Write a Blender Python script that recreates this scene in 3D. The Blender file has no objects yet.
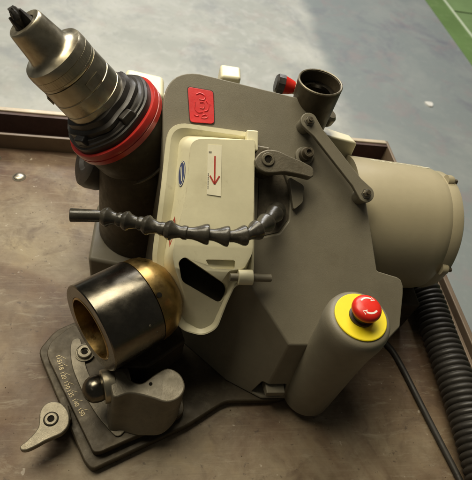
import bpy, bmesh, math, random
from mathutils import Vector, Matrix
random.seed(7)
S = bpy.context.scene
C = S.collection
V = Vector
R = math.radians
PI = math.pi

# ------------------------------------------------------------------ camera
cd = bpy.data.cameras.new('camera'); cam = bpy.data.objects.new('camera', cd); C.objects.link(cam)
cx = V((2506.0, 108.0, 480.0)).normalized()
cy = V((-66.0, -597.0, 480.0)); cy = (cy - cx * cx.dot(cy)).normalized()
cz = cx.cross(cy)                                   # rows: world axes seen from the lens (x right, y down, z forward)
right = V((cx[0], cy[0], cz[0])); down = V((cx[1], cy[1], cz[1])); fwd = V((cx[2], cy[2], cz[2]))
m = Matrix((right, -down, -fwd)).transposed().to_4x4(); m.translation = V((0, 0, .66))
cam.matrix_world = m
cd.sensor_fit = 'HORIZONTAL'; cd.sensor_width = 36; cd.lens = 36 * 480 / 472
cd.clip_start = .02; cd.clip_end = 60
cd.dof.use_dof = True; cd.dof.focus_distance = .60; cd.dof.aperture_fstop = 11
S.camera = cam

# ------------------------------------------------------------------ light
w = bpy.data.worlds.new('World'); S.world = w; w.use_nodes = True
bg = w.node_tree.nodes['Background']; bg.inputs[0].default_value = (.90, .86, .74, 1); bg.inputs[1].default_value = .05

def area(name, loc, target, size, sy, power, col):
    l = bpy.data.lights.new(name, 'AREA'); l.shape = 'RECTANGLE'; l.size = size; l.size_y = sy
    l.energy = power; l.color = col
    o = bpy.data.objects.new(name, l); C.objects.link(o); o.location = loc
    o.rotation_euler = (V(target) - V(loc)).to_track_quat('-Z', 'Y').to_euler()
    return o
area('ceiling_lamp_key', (-.40, 1.30, 2.3), (.05, .4, 0), 2.2, 1.1, 72, (1.0, .90, .685))
area('ceiling_lamp_far', (.3, 4.2, 2.6), (.2, 2.8, -.85), 3.2, 1.0, 155, (1.0, .98, .96))
area('fill_light_near', (-1.3, -.5, 2.1), (0, .35, 0), 1.0, .35, .35, (1.0, .90, .70))  # added weak fill from the near side, no lamp known there
area('highlight_fill_left', (-2.1, 1.5, 1.7), (-.1, .4, .2), .9, .3, 3.5, (1.0, .93, .80))  # added for extra highlights on chuck and collar, no known lamp
S.view_settings.view_transform = 'Standard'; S.view_settings.look = 'None'
S.view_settings.exposure = .16; S.view_settings.gamma = 1
S.render.engine = 'CYCLES'

# ------------------------------------------------------------------ materials
def mat(name, col, rough=.5, metal=0., var=.15, vscale=12., bump=.0, bscale=200., rvar=.1, col2=None, spots=None,
        streak=None, coat=0., spec=.5, wear=None, edge=None):
    """principled material: two scales of colour variation, fine relief, roughness variation"""
    mt = bpy.data.materials.new(name); mt.use_nodes = True
    nt = mt.node_tree; N = nt.nodes; K = nt.links
    b = N['Principled BSDF']
    b.inputs['Metallic'].default_value = metal; b.inputs['Specular IOR Level'].default_value = spec
    b.inputs['Coat Weight'].default_value = coat
    tc = N.new('ShaderNodeTexCoord'); mp = N.new('ShaderNodeMapping'); K.new(tc.outputs['Object'], mp.inputs[0])
    if streak: mp.inputs['Scale'].default_value = streak
    def noise(sc, det=6, ro=.6, src=None):
        n = N.new('ShaderNodeTexNoise'); n.inputs['Scale'].default_value = sc; n.inputs['Detail'].default_value = det
        n.inputs['Roughness'].default_value = ro; K.new((src or mp).outputs[0] if src is None else src, n.inputs['Vector']); return n
    def ramp(src, p0, c0, p1, c1):
        r = N.new('ShaderNodeValToRGB'); e = r.color_ramp.elements
        e[0].position = p0; e[0].color = c0; e[1].position = p1; e[1].color = c1; K.new(src, r.inputs[0]); return r
    def g(v): return (v, v, v, 1)
    a = tuple(max(0, c * (1 - var)) for c in col) + (1,)
    c2 = col2 if col2 else tuple(min(1, c * (1 + var)) for c in col)
    n1 = noise(vscale); r1 = ramp(n1.outputs[0], .34, a, .66, tuple(c2) + (1,))
    out = r1.outputs[0]
    n2 = noise(vscale * 9, 4)
    mx = N.new('ShaderNodeMix'); mx.data_type = 'RGBA'; mx.blend_type = 'MULTIPLY'; mx.inputs[0].default_value = 1
    r2 = ramp(n2.outputs[0], .3, g(1 - var * .7), .7, g(1.0)); K.new(out, mx.inputs[6]); K.new(r2.outputs[0], mx.inputs[7]); out = mx.outputs[2]
    for sp in ([spots] if spots else []) + ([wear] if wear else []):
        sc, p0, p1, sc_col, amt = sp
        n3 = noise(sc, 8, .65); r3 = ramp(n3.outputs[0], p0, g(0), p1, g(amt))
        m3 = N.new('ShaderNodeMix'); m3.data_type = 'RGBA'; K.new(r3.outputs[0], m3.inputs[0]); K.new(out, m3.inputs[6])
        m3.inputs[7].default_value = tuple(sc_col) + (1,); out = m3.outputs[2]
    K.new(out, b.inputs['Base Color'])
    nr = noise(vscale * 3, 5); rr = ramp(nr.outputs[0], .3, g(max(.02, rough - rvar)), .7, g(min(1, rough + rvar)))
    K.new(rr.outputs[0], b.inputs['Roughness'])
    if edge:
        bv = N.new('ShaderNodeBevel'); bv.samples = 6; bv.inputs['Radius'].default_value = .0022
        ge = N.new('ShaderNodeNewGeometry'); dt = N.new('ShaderNodeVectorMath'); dt.operation = 'DOT_PRODUCT'
        K.new(bv.outputs[0], dt.inputs[0]); K.new(ge.outputs['Normal'], dt.inputs[1])
        mr = N.new('ShaderNodeMapRange'); mr.inputs['From Min'].default_value = .990; mr.inputs['From Max'].default_value = .93; mr.inputs['To Max'].default_value = 1
        K.new(dt.outputs['Value'], mr.inputs['Value'])
        ne = noise(55, 6, .7); re_ = ramp(ne.outputs[0], .46, g(0), .60, g(.75)); mm = N.new('ShaderNodeMath'); mm.operation = 'MULTIPLY'
        K.new(mr.outputs[0], mm.inputs[0]); K.new(re_.outputs[0], mm.inputs[1])
        me_ = N.new('ShaderNodeMix'); me_.data_type = 'RGBA'; K.new(mm.outputs[0], me_.inputs[0]); K.new(out, me_.inputs[6]); me_.inputs[7].default_value = tuple(edge) + (1,); K.new(me_.outputs[2], b.inputs['Base Color'])
    if bump:
        nb = noise(bscale, 5, .6); bp = N.new('ShaderNodeBump'); bp.inputs['Strength'].default_value = bump
        bp.inputs['Distance'].default_value = .0006; K.new(nb.outputs[0], bp.inputs['Height']); K.new(bp.outputs[0], b.inputs['Normal'])
    return mt

M = {}
M['housing'] = mat('grey_brown_enamel', (.178, .160, .116), .48, var=.09, vscale=6, bump=.30, bscale=1100, rvar=.12, wear=(22, .52, .74, (.115, .098, .066), .45), edge=(.34, .31, .25), spots=(70, .70, .76, (.09, .08, .06), .5))
M['motor'] = mat('tan_grey_enamel', (.370, .325, .215), .38, var=.06, vscale=7, bump=.10, bscale=500, rvar=.06, spots=(60, .71, .75, (.12, .09, .06), .7))
M['cream'] = mat('cream_enamel', (.72, .68, .48), .42, wear=(16, .54, .78, (.48, .42, .27), .40), edge=(.42, .36, .24), var=.06, vscale=14, bump=.08, bscale=500, rvar=.07, spots=(35, .62, .72, (.36, .30, .18), .5))
M['black'] = mat('black_plastic', (.030, .026, .022), .42, var=.25, vscale=30, bump=.15, bscale=400, rvar=.1)
M['rubber'] = mat('dark_rubber', (.028, .025, .021), .52, var=.25, vscale=20, bump=.3, bscale=300, rvar=.12)
M['hoseplastic'] = mat('dark_glossy_hose_plastic', (.040, .036, .027), .27, var=.3, vscale=40, bump=.2, bscale=350, rvar=.09, spots=(60, .58, .66, (.10, .09, .07), .5))
M['redring'] = mat('red_anodised', (.50, .030, .022), .34, var=.15, vscale=25, rvar=.08, coat=.2, spots=(50, .62, .72, (.18, .02, .02), .6))
M['redplate'] = mat('red_moulded_plate', (.72, .040, .045), .42, var=.08, vscale=30, bump=.25, bscale=250, spots=(150, .62, .68, (.30, .02, .02), .5))
M['redbutton'] = mat('red_button_plastic', (.62, .022, .012), .33, var=.10, vscale=40, rvar=.05)
M['yellow'] = mat('yellow_label', (.82, .66, .010), .5, var=.05, vscale=30, spots=(80, .63, .70, (.50, .36, .03), .5))
M['white'] = mat('white_print', (.75, .73, .66), .5, var=.04)
M['sticker'] = mat('cream_white_sticker', (.78, .74, .56), .5, var=.05, vscale=40, spots=(60, .6, .7, (.55, .48, .32), .4))
M['redprint'] = mat('red_print', (.42, .035, .02), .5, var=.1)
M['blueprint'] = mat('blue_print', (.06, .08, .20), .5, var=.1)
M['blackprint'] = mat('black_print', (.05, .045, .04), .5)
M['gold'] = mat('pale_brass_engraving', (.62, .50, .27), .5, var=.1)
M['nickel'] = mat('brushed_nickel_steel', (.46, .415, .31), .33, .95, var=.14, vscale=20, bump=.10, bscale=250, rvar=.09, spots=(26, .56, .70, (.23, .18, .11), .6))
M['darksteel'] = mat('blued_dark_steel', (.165, .150, .122), .25, 1., var=.22, vscale=16, bump=.10, bscale=300, rvar=.08, spots=(30, .60, .72, (.07, .055, .04), .6))
M['brass'] = mat('stained_brass', (.46, .30, .10), .33, 1., var=.25, vscale=22, bump=.2, bscale=250, rvar=.10, col2=(.62, .43, .17), spots=(32, .56, .66, (.16, .09, .035), .75))
M['castgrey'] = mat('oily_cast_steel', (.155, .136, .098), .46, .3, edge=(.40, .36, .28), var=.18, vscale=25, bump=.5, bscale=400, rvar=.10, spots=(50, .58, .7, (.09, .07, .045), .5))
M['satin'] = mat('bead_blasted_steel', (.19, .168, .120), .40, .5, var=.14, vscale=30, bump=.5, bscale=900, rvar=.08, spots=(60, .58, .68, (.14, .11, .07), .55))
M['blackened'] = mat('blackened_plate', (.062, .049, .030), .50, .2, spec=.3, edge=(.24, .21, .16), var=.25, vscale=22, bump=.3, bscale=300, rvar=.12, spots=(40, .56, .68, (.13, .11, .075), .5))
M['swivel'] = mat('oily_dark_cast', (.13, .112, .078), .45, .4, var=.2, vscale=25, bump=.4, bscale=400, spots=(50, .58, .7, (.07, .055, .035), .5))
M['screw'] = mat('zinc_screw', (.36, .33, .27), .35, .9, var=.15, vscale=60)
M['seam'] = mat('dark_seam_dirt', (.045, .030, .022), .7, var=.3, vscale=60)
M['void'] = mat('recess_shade_black', (.014, .012, .009), .85, var=.2, spec=.1)  # near-black colour stands in for the shade inside holes, sockets and joints
M['dirty'] = mat('grinding_dust_coated', (.110, .092, .062), .8, var=.35, vscale=45, bump=.9, bscale=250)
M['rail'] = mat('brown_painted_rail', (.17, .125, .085), .45, var=.15, vscale=8, bump=.2, bscale=200, spots=(18, .56, .66, (.10, .055, .035), .6))
M['lip'] = mat('worn_bright_rail_edge', (.46, .39, .29), .42, var=.15, vscale=14, spots=(30, .58, .68, (.22, .15, .10), .6))
M['rust_shaded'] = mat('red_primer_shaded', (.055, .026, .020), .65, var=.3, vscale=14, bump=.4, bscale=150)  # red-brown primer, its colour darkened to carry the shade in the rail trough

# worn steel bench top
def bench_material():
    mt = bpy.data.materials.new('worn_oily_bench_steel'); mt.use_nodes = True; nt = mt.node_tree; N = nt.nodes; K = nt.links; b = N['Principled BSDF']
    tc = N.new('ShaderNodeTexCoord')
    def noise(sc, det=8, ro=.62, dist=0, scale=None):
        n = N.new('ShaderNodeTexNoise'); n.inputs['Scale'].default_value = sc; n.inputs['Detail'].default_value = det; n.inputs['Roughness'].default_value = ro; n.inputs['Distortion'].default_value = dist
        if scale:
            mp = N.new('ShaderNodeMapping'); mp.inputs['Scale'].default_value = scale; mp.inputs['Rotation'].default_value = (0, 0, .5); K.new(tc.outputs['Object'], mp.inputs[0]); K.new(mp.outputs[0], n.inputs['Vector'])
        else: K.new(tc.outputs['Object'], n.inputs['Vector'])
        return n
    def ramp(src, stops):
        r = N.new('ShaderNodeValToRGB'); e = r.color_ramp.elements
        while len(e) < len(stops): e.new(.5)
        for i, (p, c) in enumerate(stops): e[i].position = p; e[i].color = tuple(c) + (1,) if len(c) == 3 else c
        K.new(src, r.inputs[0]); return r
    def mix(f, a, bb, mode='MIX'):
        x = N.new('ShaderNodeMix'); x.data_type = 'RGBA'; x.blend_type = mode
        if isinstance(f, float): x.inputs[0].default_value = f
        else: K.new(f, x.inputs[0])
        K.new(a, x.inputs[6])
        if isinstance(bb, tuple): x.inputs[7].default_value = bb + (1,)
        else: K.new(bb, x.inputs[7])
        return x.outputs[2]
    base = ramp(noise(4.2, 8, .6, .6).outputs[0], [(.36, (.092, .048, .027)), (.48, (.175, .122, .076)), (.62, (.265, .218, .146))]).outputs[0]
    mid = ramp(noise(22, 8, .65, .4).outputs[0], [(.30, (.62, .58, .52)), (.55, (.92, .92, .92)), (.75, (1.12, 1.12, 1.05))]).outputs[0]
    c = mix(1.0, base, mid, 'MULTIPLY')
    c = mix(ramp(noise(13, 9, .7, 1.2).outputs[0], [(.52, (0, 0, 0)), (.68, (.72, .72, .72))]).outputs[0], c, (.085, .055, .036))
    c = mix(ramp(noise(9, 7, .7, 2.2, (1, 3.2, 1)).outputs[0], [(.55, (0, 0, 0)), (.68, (.55, .55, .55))]).outputs[0], c, (.29, .25, .18))
    c = mix(ramp(noise(150, 3, .5).outputs[0], [(.66, (0, 0, 0)), (.74, (.6, .6, .6))]).outputs[0], c, (.05, .035, .025))
    c = mix(ramp(noise(95, 2, .5).outputs[0], [(.72, (0, 0, 0)), (.76, (.5, .5, .5))]).outputs[0], c, (.48, .43, .35))
    for rot, sc_ in ((.55, (3, 60, 1)), (2.1, (2.4, 75, 1)), (1.25, (5, 110, 1))):
        mp = N.new('ShaderNodeMapping'); mp.inputs['Rotation'].default_value = (0, 0, rot); mp.inputs['Scale'].default_value = sc_; K.new(tc.outputs['Object'], mp.inputs[0])
        nn = N.new('ShaderNodeTexNoise'); nn.inputs['Scale'].default_value = 5; nn.inputs['Detail'].default_value = 5; K.new(mp.outputs[0], nn.inputs['Vector'])
        c = mix(ramp(nn.outputs[0], [(.60, (0, 0, 0)), (.72, (.13, .13, .13))]).outputs[0], c, (.32, .27, .19))
        c = mix(ramp(nn.outputs[0], [(.30, (.12, .12, .12)), (.40, (0, 0, 0))]).outputs[0], c, (.07, .045, .03))
    K.new(c, b.inputs['Base Color'])
    K.new(ramp(noise(11, 7, .65).outputs[0], [(.3, (.42, .42, .42)), (.7, (.72, .72, .72))]).outputs[0], b.inputs['Roughness'])
    b.inputs['Specular IOR Level'].default_value = .35
    bp = N.new('ShaderNodeBump'); bp.inputs['Strength'].default_value = .35; bp.inputs['Distance'].default_value = .001
    K.new(noise(160, 6, .6).outputs[0], bp.inputs['Height']); K.new(bp.outputs[0], b.inputs['Normal'])
    return mt
M['bench'] = bench_material()

def floor_material():
    mt = bpy.data.materials.new('worn_concrete_floor'); mt.use_nodes = True; nt = mt.node_tree; N = nt.nodes; K = nt.links; b = N['Principled BSDF']
    tc = N.new('ShaderNodeTexCoord')
    def layer(base, steps):
        rgb = N.new('ShaderNodeRGB'); rgb.outputs[0].default_value = base + (1,); prev = rgb.outputs[0]
        for sc, det, p0, p1, col, amt in steps:
            n = N.new('ShaderNodeTexNoise'); n.inputs['Scale'].default_value = sc; n.inputs['Detail'].default_value = det; n.inputs['Roughness'].default_value = .62; n.inputs['Distortion'].default_value = .5
            K.new(tc.outputs['Object'], n.inputs['Vector'])
            r = N.new('ShaderNodeValToRGB'); r.color_ramp.elements[0].position = p0; r.color_ramp.elements[0].color = (0, 0, 0, 1); r.color_ramp.elements[1].position = p1; r.color_ramp.elements[1].color = (amt, amt, amt, 1); K.new(n.outputs[0], r.inputs[0])
            x = N.new('ShaderNodeMix'); x.data_type = 'RGBA'; K.new(r.outputs[0], x.inputs[0]); K.new(prev, x.inputs[6]); x.inputs[7].default_value = col + (1,); prev = x.outputs[2]
        return prev
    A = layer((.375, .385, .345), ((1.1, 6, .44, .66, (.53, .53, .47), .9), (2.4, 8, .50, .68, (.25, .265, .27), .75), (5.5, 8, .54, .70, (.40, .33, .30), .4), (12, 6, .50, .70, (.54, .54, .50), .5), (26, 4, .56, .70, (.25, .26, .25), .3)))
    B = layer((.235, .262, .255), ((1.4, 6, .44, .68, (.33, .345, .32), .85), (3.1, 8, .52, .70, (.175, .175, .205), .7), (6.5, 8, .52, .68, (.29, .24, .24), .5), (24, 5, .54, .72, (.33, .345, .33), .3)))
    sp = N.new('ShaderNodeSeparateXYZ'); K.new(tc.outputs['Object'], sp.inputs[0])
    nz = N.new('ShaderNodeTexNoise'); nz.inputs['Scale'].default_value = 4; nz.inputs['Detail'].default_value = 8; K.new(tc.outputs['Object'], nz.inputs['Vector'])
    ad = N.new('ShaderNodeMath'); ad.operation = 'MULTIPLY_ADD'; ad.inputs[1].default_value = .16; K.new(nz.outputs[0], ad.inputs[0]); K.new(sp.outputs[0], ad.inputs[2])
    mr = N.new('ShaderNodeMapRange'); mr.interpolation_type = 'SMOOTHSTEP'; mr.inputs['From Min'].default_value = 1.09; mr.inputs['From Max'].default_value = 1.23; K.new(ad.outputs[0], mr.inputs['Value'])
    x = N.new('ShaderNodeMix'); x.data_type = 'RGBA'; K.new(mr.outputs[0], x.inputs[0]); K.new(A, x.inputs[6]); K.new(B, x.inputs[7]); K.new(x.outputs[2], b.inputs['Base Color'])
    b.inputs['Roughness'].default_value = .45; b.inputs['Specular IOR Level'].default_value = .4
    return mt
M['floor'] = floor_material()
M['floor_green'] = mat('green_floor_enamel', (.155, .250, .085), .35, var=.10, vscale=3, rvar=.1, spots=(9, .55, .7, (.24, .33, .14), .5))
M['floor_green2'] = mat('pale_green_floor_enamel', (.220, .330, .135), .35, var=.10, vscale=3, rvar=.1)
M['line'] = mat('pale_edge_paint', (.62, .70, .50), .5, var=.1)

# ------------------------------------------------------------------ mesh helpers
def worldloc(o):
    v = V((0, 0, 0))
    while o: v += o.location; o = o.parent
    return v

def link(name, me, mt, parent=None, label=None, smooth=35):
    """vertices come in world coordinates and are shifted to the parent's base"""
    if parent is not None: me.transform(Matrix.Translation(-worldloc(parent)))
    if mt: me.materials.clear(); me.materials.append(M[mt] if isinstance(mt, str) else mt)
    if smooth is not None:
        bm = bmesh.new(); bm.from_mesh(me)
        for f in bm.faces: f.smooth = True
        for e in bm.edges:
            e.smooth = not (len(e.link_faces) == 2 and e.calc_face_angle(0) > R(smooth))
        bm.to_mesh(me); bm.free()
    o = bpy.data.objects.new(name, me); C.objects.link(o); o.parent = parent
    if label: o['label'] = label
    return o

def bevel(o, width, seg=3, ang=30):
    for e in o.data.edges: e.use_edge_sharp = False
    b = o.modifiers.new('bevel', 'BEVEL'); b.width = width; b.segments = seg; b.limit_method = 'ANGLE'; b.angle_limit = R(ang)
    b.harden_normals = True; b.miter_outer = 'MITER_ARC'
    return o

def mesh(verts, faces, name='mesh'):
    me = bpy.data.meshes.new(name); me.from_pydata([tuple(v) for v in verts], [], faces)
    bm = bmesh.new(); bm.from_mesh(me); bmesh.ops.recalc_face_normals(bm, faces=bm.faces); bm.to_mesh(me); bm.free()
    return me

def loft(rings, caps=(True, True)):
    n = len(rings[0]); vs = [p for r in rings for p in r]; fs = []
    for k in range(len(rings) - 1):
        for i in range(n):
            j = (i + 1) % n; fs.append((k * n + i, k * n + j, (k + 1) * n + j, (k + 1) * n + i))
    if caps[0]: fs.append(tuple(range(n - 1, -1, -1)))
    if caps[1]: fs.append(tuple((len(rings) - 1) * n + i for i in range(n)))
    return mesh(vs, fs)

def frame(axis, up=(0, 0, 1)):
    z = V(axis).normalized(); u = V(up)
    if abs(z.dot(u)) > .98: u = V((0, 1, 0))
    x = u.cross(z).normalized(); return x, z.cross(x), z

def lathe(origin, axis, prof, n=48, closed=False, radfn=None):
    """prof = (distance along axis, radius) pairs"""
    x, y, z = frame(axis); o = V(origin); vs = []; fs = []
    for L, r in prof:
        for i in range(n):
            a = 2 * PI * i / n; rr = r * (radfn(a, L) if radfn else 1)
            vs.append(o + z * L + (x * math.cos(a) + y * math.sin(a)) * rr)
    m_ = len(prof)
    for k in range(m_ - 1 if not closed else m_):
        for i in range(n):
            j = (i + 1) % n; k2 = (k + 1) % m_; fs.append((k * n + i, k * n + j, k2 * n + j, k2 * n + i))
    if not closed:
        fs.append(tuple(range(n))); fs.append(tuple((m_ - 1) * n + i for i in range(n)))
    return mesh(vs, fs)

def catmull(pts, per=8):
    P = [V(p) for p in pts]; P = [2 * P[0] - P[1]] + P + [2 * P[-1] - P[-2]]; out = []
    for i in range(1, len(P) - 2):
        for k in range(per):
            t = k / per; a, b, c, d = P[i - 1:i + 3]
            out.append(.5 * ((2 * b) + (c - a) * t + (2 * a - 5 * b + 4 * c - d) * t * t + (3 * b - a - 3 * c + d) * t ** 3))
    out.append(P[-2]); return out

def tube(pts, rad, n=14, up=(0, 0, 1)):
    vs = []; fs = []; m_ = len(pts); x = None
    for i, p in enumerate(pts):
        t = (pts[min(i + 1, m_ - 1)] - pts[max(i - 1, 0)]).normalized()
        if x is None: x = frame(t, up)[0]
        x = (x - t * x.dot(t)).normalized(); y = t.cross(x); r = rad(i) if callable(rad) else rad
        for k in range(n):
            a = 2 * PI * k / n; vs.append(p + (x * math.cos(a) + y * math.sin(a)) * r)
    for i in range(m_ - 1):
        for k in range(n):
            j = (k + 1) % n; fs.append((i * n + k, i * n + j, (i + 1) * n + j, (i + 1) * n + k))
    fs.append(tuple(range(n))); fs.append(tuple((m_ - 1) * n + k for k in range(n)))
    return mesh(vs, fs)

def box(x0, x1, y0, y1, z0, z1):
    return mesh([(x, y, z) for z in (z0, z1) for (x, y) in ((x0, y0), (x1, y0), (x1, y1), (x0, y1))],
                [(0, 3, 2, 1), (4, 5, 6, 7), (0, 1, 5, 4), (1, 2, 6, 5), (2, 3, 7, 6), (3, 0, 4, 7)])

def prism(pts, vec, off=(0, 0, 0)):
    o = V(off); return loft([[V(p) + o for p in pts], [V(p) + o + V(vec) for p in pts]])

def rounded(pts, r, seg=4):
    """polygon with its corners rounded (3-D points in one plane)"""
    out = []; n = len(pts); P = [V(p) for p in pts]
    for i in range(n):
        a, b, c = P[i - 1], P[i], P[(i + 1) % n]
        d1 = (a - b); d2 = (c - b); rr = min(r, d1.length * .45, d2.length * .45)
        s = b + d1.normalized() * rr; e = b + d2.normalized() * rr
        for k in range(seg + 1):
            t = k / seg; out.append((1 - t) ** 2 * s + 2 * t * (1 - t) * b + t * t * e)
    return out

def cut(me, cutters):
    """subtract closed meshes from a mesh and return the result as plain mesh data"""
    o = bpy.data.objects.new('work', me); C.objects.link(o); tmp = []
    for c in cutters:
        k = bpy.data.objects.new('work_cut', c); C.objects.link(k); tmp.append(k)
        b = o.modifiers.new('b', 'BOOLEAN'); b.operation = 'DIFFERENCE'; b.object = k; b.solver = 'EXACT'
    bpy.context.view_layer.update()
    res = bpy.data.meshes.new_from_object(o.evaluated_get(bpy.context.evaluated_depsgraph_get()))
    for k in tmp + [o]: bpy.data.objects.remove(k)
    return res

def merge(*ms):
    bm = bmesh.new()
    for x in ms: bm.from_mesh(x)
    me = bpy.data.meshes.new('merged'); bm.to_mesh(me); bm.free(); return me

def text(body, size, origin, xdir, ydir, extrude=.0002):
    cu = bpy.data.curves.new('txt', 'FONT'); cu.body = body; cu.size = size; cu.extrude = extrude; cu.align_x = 'CENTER'; cu.align_y = 'CENTER'
    o = bpy.data.objects.new('work_txt', cu); C.objects.link(o); bpy.context.view_layer.update()
    me = bpy.data.meshes.new_from_object(o.evaluated_get(bpy.context.evaluated_depsgraph_get())); bpy.data.objects.remove(o)
    x = V(xdir).normalized(); z = x.cross(V(ydir)).normalized(); y = z.cross(x)
    mm = Matrix((x, y, z)).transposed().to_4x4(); mm.translation = V(origin); me.transform(mm); return me

def thing(name, label, cat, loc=(0, 0, 0), group=None):
    o = bpy.data.objects.new(name, None); C.objects.link(o); o.location = loc; o.empty_display_size = .05
    o['label'] = label; o['category'] = cat
    if group: o['group'] = group
    return o
def tag(o, label, cat, group=None):
    o['label'] = label; o['category'] = cat
    if group: o['group'] = group
    return o
def structure(name, me, mt, smooth=None):
    o = link(name, me, mt, None, None, smooth); o['kind'] = 'structure'; return o

# sloping face of the grinder housing:  z = .14 + .647 (y - .262)
SL = .647
NF = V((0, -SL, 1)).normalized()            # its normal
DF = V((0, 1, SL)).normalized()             # uphill direction in it
XF = V((1, 0, 0))
def F(x, y, off=0.): return V((x, y, .14 + SL * (y - .262))) + NF * off

# ================================================================== SETTING
FZ = -.85
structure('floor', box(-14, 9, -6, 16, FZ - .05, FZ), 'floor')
structure('painted_strip', box(2.22, 2.405, -6, 16, FZ - .049, FZ + .004), 'floor_green')
structure('painted_edge_line', box(2.405, 2.425, -6, 16, FZ - .049, FZ + .008), 'line')
gp = [structure('painted_floor', box(2.425, 9, a, b, FZ - .049, FZ + .006), 'floor_green2') for a, b in ((-6, 3.77), (3.79, 16))]
structure('painted_floor_joint', box(2.425, 9, 3.77, 3.79, FZ - .049, FZ + .001), 'void')
chip = link('chip', loft([[V((1.683 + .024 * math.cos(a) * (1 + .3 * math.sin(3 * a)), 2.384 + .03 * math.sin(a) * (1 + .25 * math.cos(2 * a)), FZ + z)) for a in [i * PI / 5 for i in range(10)]] for z in (0, .008)]), 'white')
tag(chip, 'small pale chip of debris lying on the blue grey floor', 'chip')

# ------------------------------------------------------------------ workbench
bench = thing('workbench', 'worn brown steel workbench top with a raised hollow rail round it', 'workbench', (0, .2, -.85))
link('bench_top', box(-.95, .545, -.55, .7455, -.03, 0), 'bench', bench, smooth=None)
def rail(name, x0, x1, y0, y1, along):
    if along == 'x':
        bevel(link(name, box(x0, x1, y0, y0 + .006, -.03, .033), 'rail', bench), .0012, 2)
        f_ = link('rail_channel', box(x0, x1, y0 + .0062, y1 - .006, -.029, -.010), 'rust_shaded', bench)
        link('rail_liner', box(x0, x1, y1 - .0058, y1 + .0018, -.03, .0330), 'rust_shaded', bench)
        bevel(link('rail_lip', box(x0, x1, y1 + .002, y1 + .013, -.03, .036), 'lip', bench), .002, 2)
    else:
        bevel(link(name, box(x0, x0 + .006, y0, y1, -.03, .031), 'rail', bench), .0012, 2)
        link('rail_channel', box(x0 + .0062, x1 - .006, y0, y1, -.029, -.010), 'rust_shaded', bench)
        bevel(link('rail_lip', box(x1 - .0058, x1 + .004, y0, y1, -.03, .033), 'rail', bench), .002, 2)
rail('rail_wall', -.95, .527, .7458, .812, 'x')
rail('rail_wall', .510, .532, -.55, .7455, 'y')
bevel(link('rail_end', box(.5274, .5335, .7458, .825, -.03, .0345), 'rail', bench), .0015, 2)
for (x, y) in ((-.9, -.5), (.44, -.5), (-.9, .68), (.44, .68)):
    link('leg', box(x, x + .06, y, y + .06, 0 - .85, -.0302), 'rail', bench)
for (x, y, r) in ((-.2287, .670, .0095), (-.2755, .716, .006)):
    t = thing('bench_bolt', 'domed metal bolt head in the bench beside the round black knob' if r > .008 else 'small bolt head at the left edge of the bench by the rail', 'bolt', (x, y, 0), 'bolts let into the bench top')
    link('bolt_head', lathe((x, y, 0), (0, 0, 1), [(.0001, r), (.001, r), (.0028, r * .8), (.0036, r * .4), (.0038, .001)], 24), 'screw', t)
    link('washer', lathe((x, y, 0), (0, 0, 1), [(.0001, r * 1.25), (.0006, r * 1.22)], 24), 'dirty', t)

# ================================================================== GRINDER
G = thing('drill_grinder', 'grey drill grinding machine with cream guard, tan motor and yellow rimmed stop button', 'grinder', (.15, .40, 0))

# base plate
bp = [(-.0737, .3755), (-.1193, .3503), (-.1372, .3192), (-.1292, .3015), (-.0603, .1709), (-.0500, .1614), (.0673, .2114), (.1191, .2424), (.20, .2425), (.30, .30), (.30, .56), (-.02, .56), (-.02, .40)]
pl = rounded([V((x, y, .001)) for x, y in bp], .010, 4)
bevel(link('base_plate', prism(pl, (0, 0, .0135)), 'blackened', G), .0025, 3)

# housing : sloping top outline over a smaller footprint
def qb(a, b, c, k=10): return [tuple((1 - t) ** 2 * a[i] + 2 * t * (1 - t) * b[i] + t * t * c[i] for i in (0, 1)) for t in [q / k for q in range(k + 1)]]
def off(y): return .14 + SL * (y - .262)
top = [(.181, .2634), (.248, .2634), (.312, .268), (.331, .283), (.3365, .320), (.3365, .328), (.3340, .3345), (.3280, .3375), (.2995, .3435), (.2835, .431), (.194, .531), *qb((.060, .5470), (.0145, .5480), (.0155, .505)), (.018, .45), (.040, .365), (.125, .330), (.156, .294)]
bot = [(.170, .2440), (.248, .2440), (.296, .258), (.300, .285), (.300, .320), (.300, .328), (.300, .3345), (.300, .3390), (.298, .3435), (.288, .431), (.235, .565), *qb((.052, .575), (.001, .575), (.002, .530)), (.000, .45), (.034, .360), (.064, .329), (.122, .272)]
body = loft([[V((x, y, .0155)) for x, y in bot], [V((x, y, off(y))) for x, y in top]])
pk = [(.1377, .4594), (.1722, .4505), (.1831, .4270), (.1808, .3921), (.1678, .3766), (.1446, .3715), (.1368, .3765)]
pocket = loft([[F(x * .9 + .0160, y * .9 + .0415, -.0055) for x, y in pk], [F(x, y, .012) for x, y in pk]])
rec = prism([(.157, .235, .020), (.199, .235, .020), (.199, .235, .052), (.166, .235, .052)], (0, .035, 0))
hs = link('housing', cut(body, [pocket, rec]), 'housing', G)
bevel(hs, .0060, 5, 25)
link('pocket_floor', loft([[F(x * .88 + .0193, y * .88 + .0498, -.0053) for x, y in pk], [F(x * .88 + .0193, y * .88 + .0498, -.0035) for x, y in pk]]), 'dirty', G)
# guide fin beside the pocket
fin = rounded([F(.1765, .4400, -.018), F(.1966, .4315, -.018), F(.1955, .4130, -.018), F(.1830, .4040, -.018)], .004, 3)
bevel(link('guide_fin', loft([fin, [p + NF * .026 for p in fin]]), 'housing', G), .0025, 3)
# rocker switch in its recess
sw = bevel(link('rocker_switch', prism([(.171, .240, .036), (.171, .262, .024), (.171, .262, .047), (.171, .240, .047)], (.026, 0, 0)), 'housing', G), .0015, 2)
link('switch_seat', box(.166, .1985, .262, .268, .022, .051), 'void', G)

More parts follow.
